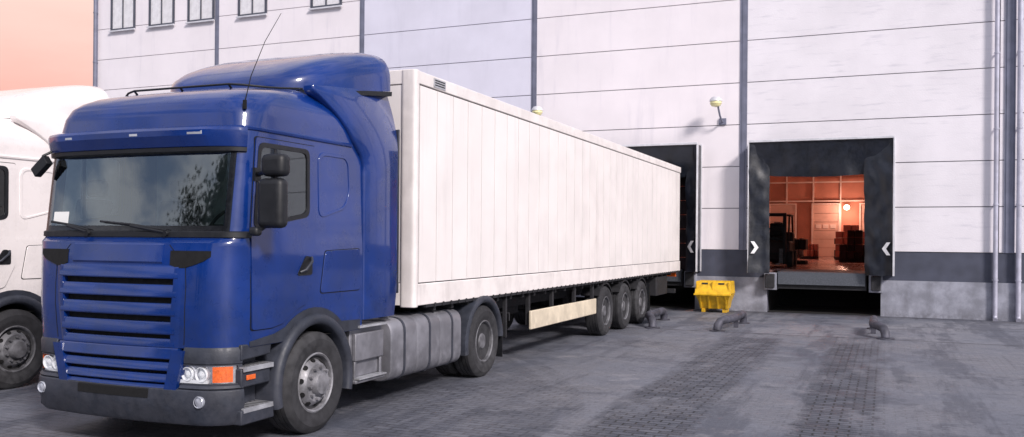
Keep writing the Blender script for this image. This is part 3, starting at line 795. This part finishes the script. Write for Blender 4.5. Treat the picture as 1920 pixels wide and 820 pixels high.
for x in (-.45,.45):
    m.tube([(x,-.5,.8),(x,-.3,1.65),(x,.6,1.7),(x,.9,1.1)],.03,8)
m.box(-.5,.5,-.32,.65,1.68,1.72); m.obj('overhead_guard',F,('darkbox',))
m=MB()
for x in (-.35,.35): m.box(x-.05,x+.05,-.8,-.68,.1,1.75)
for z in (.4,1.2,1.68): m.box(-.35,.35,-.78,-.7,z,z+.07)
m.obj('mast',F,('chassis',))
for x in (-.25,.25):
    m=MB(); m.box(x-.06,x+.06,-1.8,-.8,.10,.14); m.box(x-.06,x+.06,-.85,-.8,.1,.6); m.obj('fork',F,('steel_dull',))
m=MB(); m.box(-.25,.25,.0,.45,.85,1.0); m.box(-.25,.25,.4,.5,1.0,1.45); m.obj('seat',F,('seat',),bevel=.04)
for x in (-.5,.5):
    for y in (-.45,.75):
        m=MB(); m.lathe([(0,-.09),(.25,-.09),(.27,-.06),(.27,.06),(.25,.09),(0,.09)],20,(x,y,.27)); m.obj('wheel',F,('rubber',))
crates=[(-1.0,14,1.5,1.2),(-1.3,19,1.7,1.5),(-1.9,23,1.0,.9),(-5.3,21,1.6,1.7),(-4.2,13,1.2,1.2),(-3.3,9.5,1.2,.8),(-4.5,24.5,.9,.9),(-3.4,20,.8,.6)]
for i,(x,y,w,h) in enumerate(crates):
    C=empty('crate_stack',(x,D+y,1.12),None,'dark loaded pallet with wrapped crates inside the warehouse','crate')
    C['group']='loaded pallets in the warehouse'
    m=MB()
    for yy in (-.5,-.06,.4): m.box(-w/2,w/2,yy,yy+.1,0,.1)
    for k in range(6): m.box(-w/2+k*w/6+.02,-w/2+(k+1)*w/6-.02,-.55,.55,.1,.13)
    m.obj('pallet',C,('darkbox',))
    m=MB(); nrow=max(2,int(h/.3))
    for r_ in range(nrow):
        for k in range(5):
            o=random.uniform(-.08,.08)
            if r_>=nrow-2 and random.random()<.4: continue
            m.box(-w/2+k*w/5+.01,-w/2+(k+1)*w/5-.01,-.5+o,.5+o,.135+r_*h/nrow,.125+(r_+1)*h/nrow)
    m.obj('crate',C,(('darkbox','redbrown')[i%3==1],),bevel=.015)

# yellow skip
Y=empty('yellow_skip',(-4.29,24.62,0),None,'yellow steel tipping skip standing against the dock plinth','container')
m=MB()
def ring(w,d0,d1,z): return [(-w,d0,z),(w,d0,z),(w,d1,z),(-w,d1,z)]
m.loft([ring(.37,-.20,.28,.10),ring(.40,-.30,.34,.30),ring(.46,-.42,.38,.46),ring(.485,-.44,.38,.50)],cap=True)
for x in (-.34,-.12,.12,.34):
    m.loft([[(x-.025,-.25,.10),(x+.025,-.25,.10),(x+.025,-.19,.10),(x-.025,-.19,.10)],[(x-.025,-.345,.31),(x+.025,-.345,.31),(x+.025,-.29,.31),(x-.025,-.29,.31)],[(x-.025,-.46,.46),(x+.025,-.46,.46),(x+.025,-.40,.46),(x-.025,-.40,.46)]])
m.box(-.50,.50,-.475,-.43,.47,.52)
m.obj('skip_body',Y,('yellow',),bevel=.008)
m=MB()
m.loft([ring(.48,-.43,.37,.52),ring(.455,-.30,.36,.85),ring(.425,-.27,.33,.85),ring(.44,-.38,.34,.56)],cap=False)
for x in (-.44,-.01,.42): m.box(x-.012,x+.012+.01,-.39,-.32,.54,.84)
m.obj('skip_rim',Y,('yellow',),bevel=.006)
m=MB(); m.add([(-.44,-.37,.57),(.44,-.37,.57),(.44,.34,.57),(-.44,.34,.57)],[(0,1,2,3)]); m.obj('skip_dark_inside',Y,('chassis',))  # dark sheet painted in for the shade inside the open top
for s in (-1,1):
    m=MB(); m.loft([[(s*.22+dx,-.345,.77),(s*.22+dx,-.335,.81),(s*.22+dx,-.30,.81),(s*.22+dx,-.30,.77)] for dx in (-.08,.08)]); m.obj('handle_slot',Y,('chassis',))
    m=MB(); m.box(s*.28-.05,s*.28+.05,-.22,.3,0,.10); m.obj('foot',Y,('yellow',),bevel=.006)

for i,(x,s) in enumerate(((-4.98,1),(-3.08,-1),(-.22,1))):
    G=empty('wheel_guide',(x,19.35,0),None,'bent dark steel wheel guide tube bolted to yard by dock','wheel guide'); G['group']='wheel guide tubes before the docks'
    m=MB(); pts=[(s*.24,.0,.02),(s*.235,.02,.12),(s*.20,.10,.20),(s*.12,.25,.235),(s*.04,.45,.24),(0,.7,.24),(0,1.3,.24),(0,1.9,.24),(0,2.05,.22),(0,2.12,.14),(0,2.13,.02)]
    m.tube(pts,.088,14); m.obj('guide_tube',G,('guide',),ang=60)
    m=MB(); m.lathe([(0,.0),(.17,.0),(.17,.02),(0,.02)],18,(s*.24,0,0.002),'z'); m.obj('base_plate',G,('guide',))
    m=MB(); m.lathe([(0,.0),(.15,.0),(.15,.02),(0,.02)],18,(0,2.13,0.002),'z'); m.obj('base_plate',G,('guide',))
    m=MB(); m.box(-.05,.05,1.0,1.06,0,.2); m.obj('support',G,('guide',))

# ------------------------------------------------------------------ trees out of view, added for reflections in the windscreen and paint
def tree_meshes(seed):
    rg=random.Random(seed); t=MB(); tips=[]
    t.tube([(0,0,0),(.1,.05,2),(.0,.1,4.5),(.2,0,8)],[.32,.25,.18,.06],10)
    for k in range(14):
        a=rg.uniform(0,6.28); z=rg.uniform(2.0,7); L=rg.uniform(2,3.8)*(1-.06*z)
        e=Vector((math.cos(a)*L,math.sin(a)*L,z+rg.uniform(.6,2.0)))
        t.tube([(.05,.05,z),(e.x*.5,e.y*.5,z+.5),e],[.10,.06,.02],6); tips+=[e,Vector((e.x*.6,e.y*.6,z+.9)),Vector((e.x*.8,e.y*.8,z+.1))]
    tips+=[Vector((rg.uniform(-1,1),rg.uniform(-1,1),rg.uniform(7.5,10))) for _ in range(7)]
    tr=t.obj('trunk',None,('bark',)); me1=tr.data; bpy.data.objects.remove(tr)
    l=MB()
    for c in tips:
        for _ in range(170):
            p=c+Vector((rg.gauss(0,.75),rg.gauss(0,.75),rg.gauss(0,.6)))
            u=Vector((rg.gauss(0,1),rg.gauss(0,1),rg.gauss(0,1))).normalized(); w_=u.orthogonal().normalized(); s_=rg.uniform(.10,.19)
            l.add([p-u*s_,p+w_*s_*.6,p+u*s_,p-w_*s_*.6],[(0,1,2,3)])
    lr=l.obj('crown',None,('leaf',),smooth=False); me2=lr.data; bpy.data.objects.remove(lr)
    return me1,me2
tm=[tree_meshes(3),tree_meshes(11)]
for i,(x,y,sc) in enumerate(((-23.5,-21,1.0),(-20,-23,1.3),(-17,-21,1.1),(-13.5,-23,1.3),(-9,-22,1.1))):
    T=empty('tree',(x,y,0),None,'leafy green tree out of view, added for windscreen and paint reflections','tree','trees added out of view for reflections')
    for me,nm in zip(tm[i%2],('trunk','crown')):
        o=place(me,nm,T); o.scale=(sc,sc,sc); o.rotation_euler=(0,0,i*1.3)

# ------------------------------------------------------------------ ground
m_,nt=newmat('yard_ground'); b=NB(nt)
out=b.n('ShaderNodeOutputMaterial'); p=b.n('ShaderNodeBsdfPrincipled'); link(nt,p.outputs[0],out.inputs[0])
tc=b.n('ShaderNodeTexCoord'); v=tc.outputs['Object']
sx=b.n('ShaderNodeSeparateXYZ'); link(nt,v,sx.inputs[0]); X,Yc=sx.outputs[0],sx.outputs[1]
nA=b.noise(v,.35,5,.6); nB=b.noise(v,1.6,7,.7); nC=b.noise(v,14,6,.75); nD=b.noise(v,90,3,.6)
wob=b.m('ADD',b.m('MULTIPLY',b.m('SUBTRACT',nB,.5),.6),b.m('MULTIPLY',b.m('SUBTRACT',nC,.5),.6))
Xw=b.m('ADD',X,wob)
def strip(c,hw): return b.mapr(b.m('ABSOLUTE',b.m('SUBTRACT',Xw,c)),hw-.14,hw+.12,1,0)
st=b.m('MAXIMUM',strip(-.45,.42),strip(-2.35,.50))
st=b.m('MULTIPLY',st,b.mapr(Yc,17.8,19.0,1,0))
wear=b.noise(b.mapping(v,(1.3,.5,1)),1.1,6,.7)
st=b.m('MULTIPLY',st,b.mapr(wear,.36,.5,.45,1))
base=b.m('MULTIPLY',b.mapr(nA,.44,.60,.12,.6),b.mapr(Yc,19.2,19.3,1,0.15))
base=b.m('MULTIPLY',base,b.mapr(X,-2.9,-3.6,.55,1))
mask=b.m('MAXIMUM',b.m('MULTIPLY',st,b.mapr(nC,.3,.5,.75,1)),base)
br=b.n('ShaderNodeTexBrick'); link(nt,v,br.inputs['Vector']); br.inputs['Scale'].default_value=1.0
br.inputs['Brick Width'].default_value=.22; br.inputs['Row Height'].default_value=.11; br.inputs['Mortar Size'].default_value=.012; br.inputs['Mortar Smooth'].default_value=.2
br.inputs['Color1'].default_value=(.105,.112,.14,1); br.inputs['Color2'].default_value=(.042,.046,.065,1); br.inputs['Mortar'].default_value=(.006,.006,.009,1)
asph=b.mix(b.mapr(nB,.35,.65),(.085,.095,.125),(.155,.165,.20))
asph=b.mix(b.mapr(nA,.38,.62),asph,(.195,.198,.225))
asph=b.mix(b.m('MULTIPLY',b.mapr(nC,.50,.66),.5),asph,(.045,.05,.068))
asph=b.mix(b.m('MULTIPLY',b.mapr(nD,.55,.7),.35),asph,(.28,.28,.30))
stn=b.noise(b.mapping(v,(1.5,.2,1)),1.,7,.7)
asph=b.mix(b.m('MULTIPLY',b.mapr(stn,.49,.58),.6),asph,(.048,.054,.075))
bl=b.noise(v,.8,7,.7)
asph=b.mix(b.m('MULTIPLY',b.mapr(bl,.54,.60),.5),asph,(.05,.055,.075))
bl2=b.noise(v,1.1,7,.75)
asph=b.mix(b.m('MULTIPLY',b.mapr(bl2,.57,.64),.4),asph,(.27,.265,.285))
def track(cx,cy,r):
    dx=b.m('SUBTRACT',X,cx); dy=b.m('SUBTRACT',Yc,cy)
    d=b.m('SQRT',b.m('ADD',b.m('MULTIPLY',dx,dx),b.m('MULTIPLY',dy,dy)))
    e=b.m('ABSOLUTE',b.m('SUBTRACT',d,r))
    return b.mapr(e,.07,.14,1,0)
tw=b.n('ShaderNodeTexWave'); tw.inputs['Scale'].default_value=5; link(nt,v,tw.inputs['Vector'])
tt=b.m('MAXIMUM',track(-14,6,11.0),track(-14,6,11.35))
tt=b.m('MULTIPLY',tt,b.mapr(tw.outputs['Fac'],.3,.6,.35,1)); tt=b.m('MULTIPLY',tt,b.mapr(nB,.4,.6,.2,1))
asph=b.mix(b.m('MULTIPLY',tt,.4),asph,(.025,.027,.036))
ln=b.mapr(b.m('ABSOLUTE',b.m('SUBTRACT',b.m('ADD',Yc,b.m('MULTIPLY',wob,.10)),19.25)),.03,.06,1,0)
ln2=b.mapr(b.m('ABSOLUTE',b.m('SUBTRACT',Yc,22.4)),.015,.04,1,0)
asph=b.mix(b.m('MULTIPLY',b.m('MAXIMUM',ln,ln2),.8),asph,(.02,.02,.025))
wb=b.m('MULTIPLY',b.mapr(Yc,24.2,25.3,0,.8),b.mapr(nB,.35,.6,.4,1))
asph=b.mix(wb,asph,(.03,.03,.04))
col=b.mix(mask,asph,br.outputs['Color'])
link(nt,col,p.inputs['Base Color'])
link(nt,b.mapr(nB,.3,.7,.45,.8),p.inputs['Roughness'])
h=b.m('MULTIPLY',b.m('SUBTRACT',1,br.outputs['Fac']),b.m('MULTIPLY',mask,1.0))
h=b.m('ADD',h,b.m('MULTIPLY',nD,.22)); h=b.m('ADD',h,b.m('MULTIPLY',nC,.5)); h=b.m('SUBTRACT',h,b.m('MULTIPLY',mask,.4))
bp=b.n('ShaderNodeBump'); bp.inputs['Strength'].default_value=.9; bp.inputs['Distance'].default_value=.016
link(nt,h,bp.inputs['Height']); link(nt,bp.outputs[0],p.inputs['Normal'])
M['ground']=m_
g=MB(); g.add([(-300,-300,0),(300,-300,0),(300,300,0),(-300,300,0)],[(0,1,2,3)]); go=g.obj('ground',None,('ground',)); go['kind']='structure'

# ------------------------------------------------------------------ world & light
w=bpy.data.worlds.new('World'); SC.world=w; w.use_nodes=True; nt=w.node_tree; nt.nodes.clear(); b=NB(nt)
out=b.n('ShaderNodeOutputWorld'); bg=b.n('ShaderNodeBackground'); bg.inputs[1].default_value=.105
sky=b.n('ShaderNodeTexSky',sky_type='NISHITA'); sky.sun_disc=False
SE,SA=R(34),R(126)
sky.sun_elevation=SE; sky.sun_rotation=SA; sky.altitude=50; sky.air_density=1.; sky.dust_density=2.
tc=b.n('ShaderNodeTexCoord'); d=tc.outputs['Generated']
sp=b.n('ShaderNodeSeparateXYZ'); link(nt,d,sp.inputs[0])
cl=b.noise(b.mapping(d,(1.2,1.2,4.)),2.2,7,.6)
over=b.mix(b.mapr(cl,.40,.60),(3.4,4.1,6.2),(11.2,10.6,11.0))
c1=b.mix(.7,sky.outputs[0],over)
hz=b.mapr(sp.outputs[2],.0,.14,.55,0)
c1=b.mix(hz,c1,(2.4,2.5,3.2))
dot=b.n('ShaderNodeVectorMath',operation='DOT_PRODUCT'); link(nt,d,dot.inputs[0]); dot.inputs[1].default_value=(-.77,.63,0)
az=b.mapr(dot.outputs['Value'],.35,.95)
el=b.mapr(b.m('ADD',sp.outputs[2],b.m('MULTIPLY',b.m('SUBTRACT',cl,.5),.14)),.04,.27)
glow=b.mix(el,(9.6,3.9,3.2),(9.6,7.3,6.5))
f=b.m('MULTIPLY',az,b.mapr(sp.outputs[2],.35,.75,1,0))
c2=b.mix(f,c1,glow)
link(nt,c2,bg.inputs[0]); link(nt,bg.outputs[0],out.inputs[0])
sl=bpy.data.lights.new('sun','SUN'); sl.energy=3.7; sl.angle=R(10); sl.color=(1,.925,.895)
so=bpy.data.objects.new('sun',sl); COL.objects.link(so)
dirv=Vector((math.sin(SA)*math.cos(SE),math.cos(SA)*math.cos(SE),math.sin(SE)))
so.rotation_euler=dirv.to_track_quat('Z','Y').to_euler()

# ------------------------------------------------------------------ camera
cam=bpy.data.cameras.new('camera'); co=bpy.data.objects.new('camera',cam); COL.objects.link(co)
cam.sensor_width=36; cam.lens=1665/1920*36; cam.shift_y=40/1920; cam.clip_end=1000
co.matrix_world=Matrix.Translation((0,0,1.93))@Matrix.Rotation(R(22.8),4,'Z')@Matrix.Rotation(R(90),4,'X')@Matrix.Rotation(R(.48),4,'Z')
SC.camera=co
SC.view_settings.view_transform='Standard'; SC.view_settings.look='None'; SC.view_settings.exposure=0
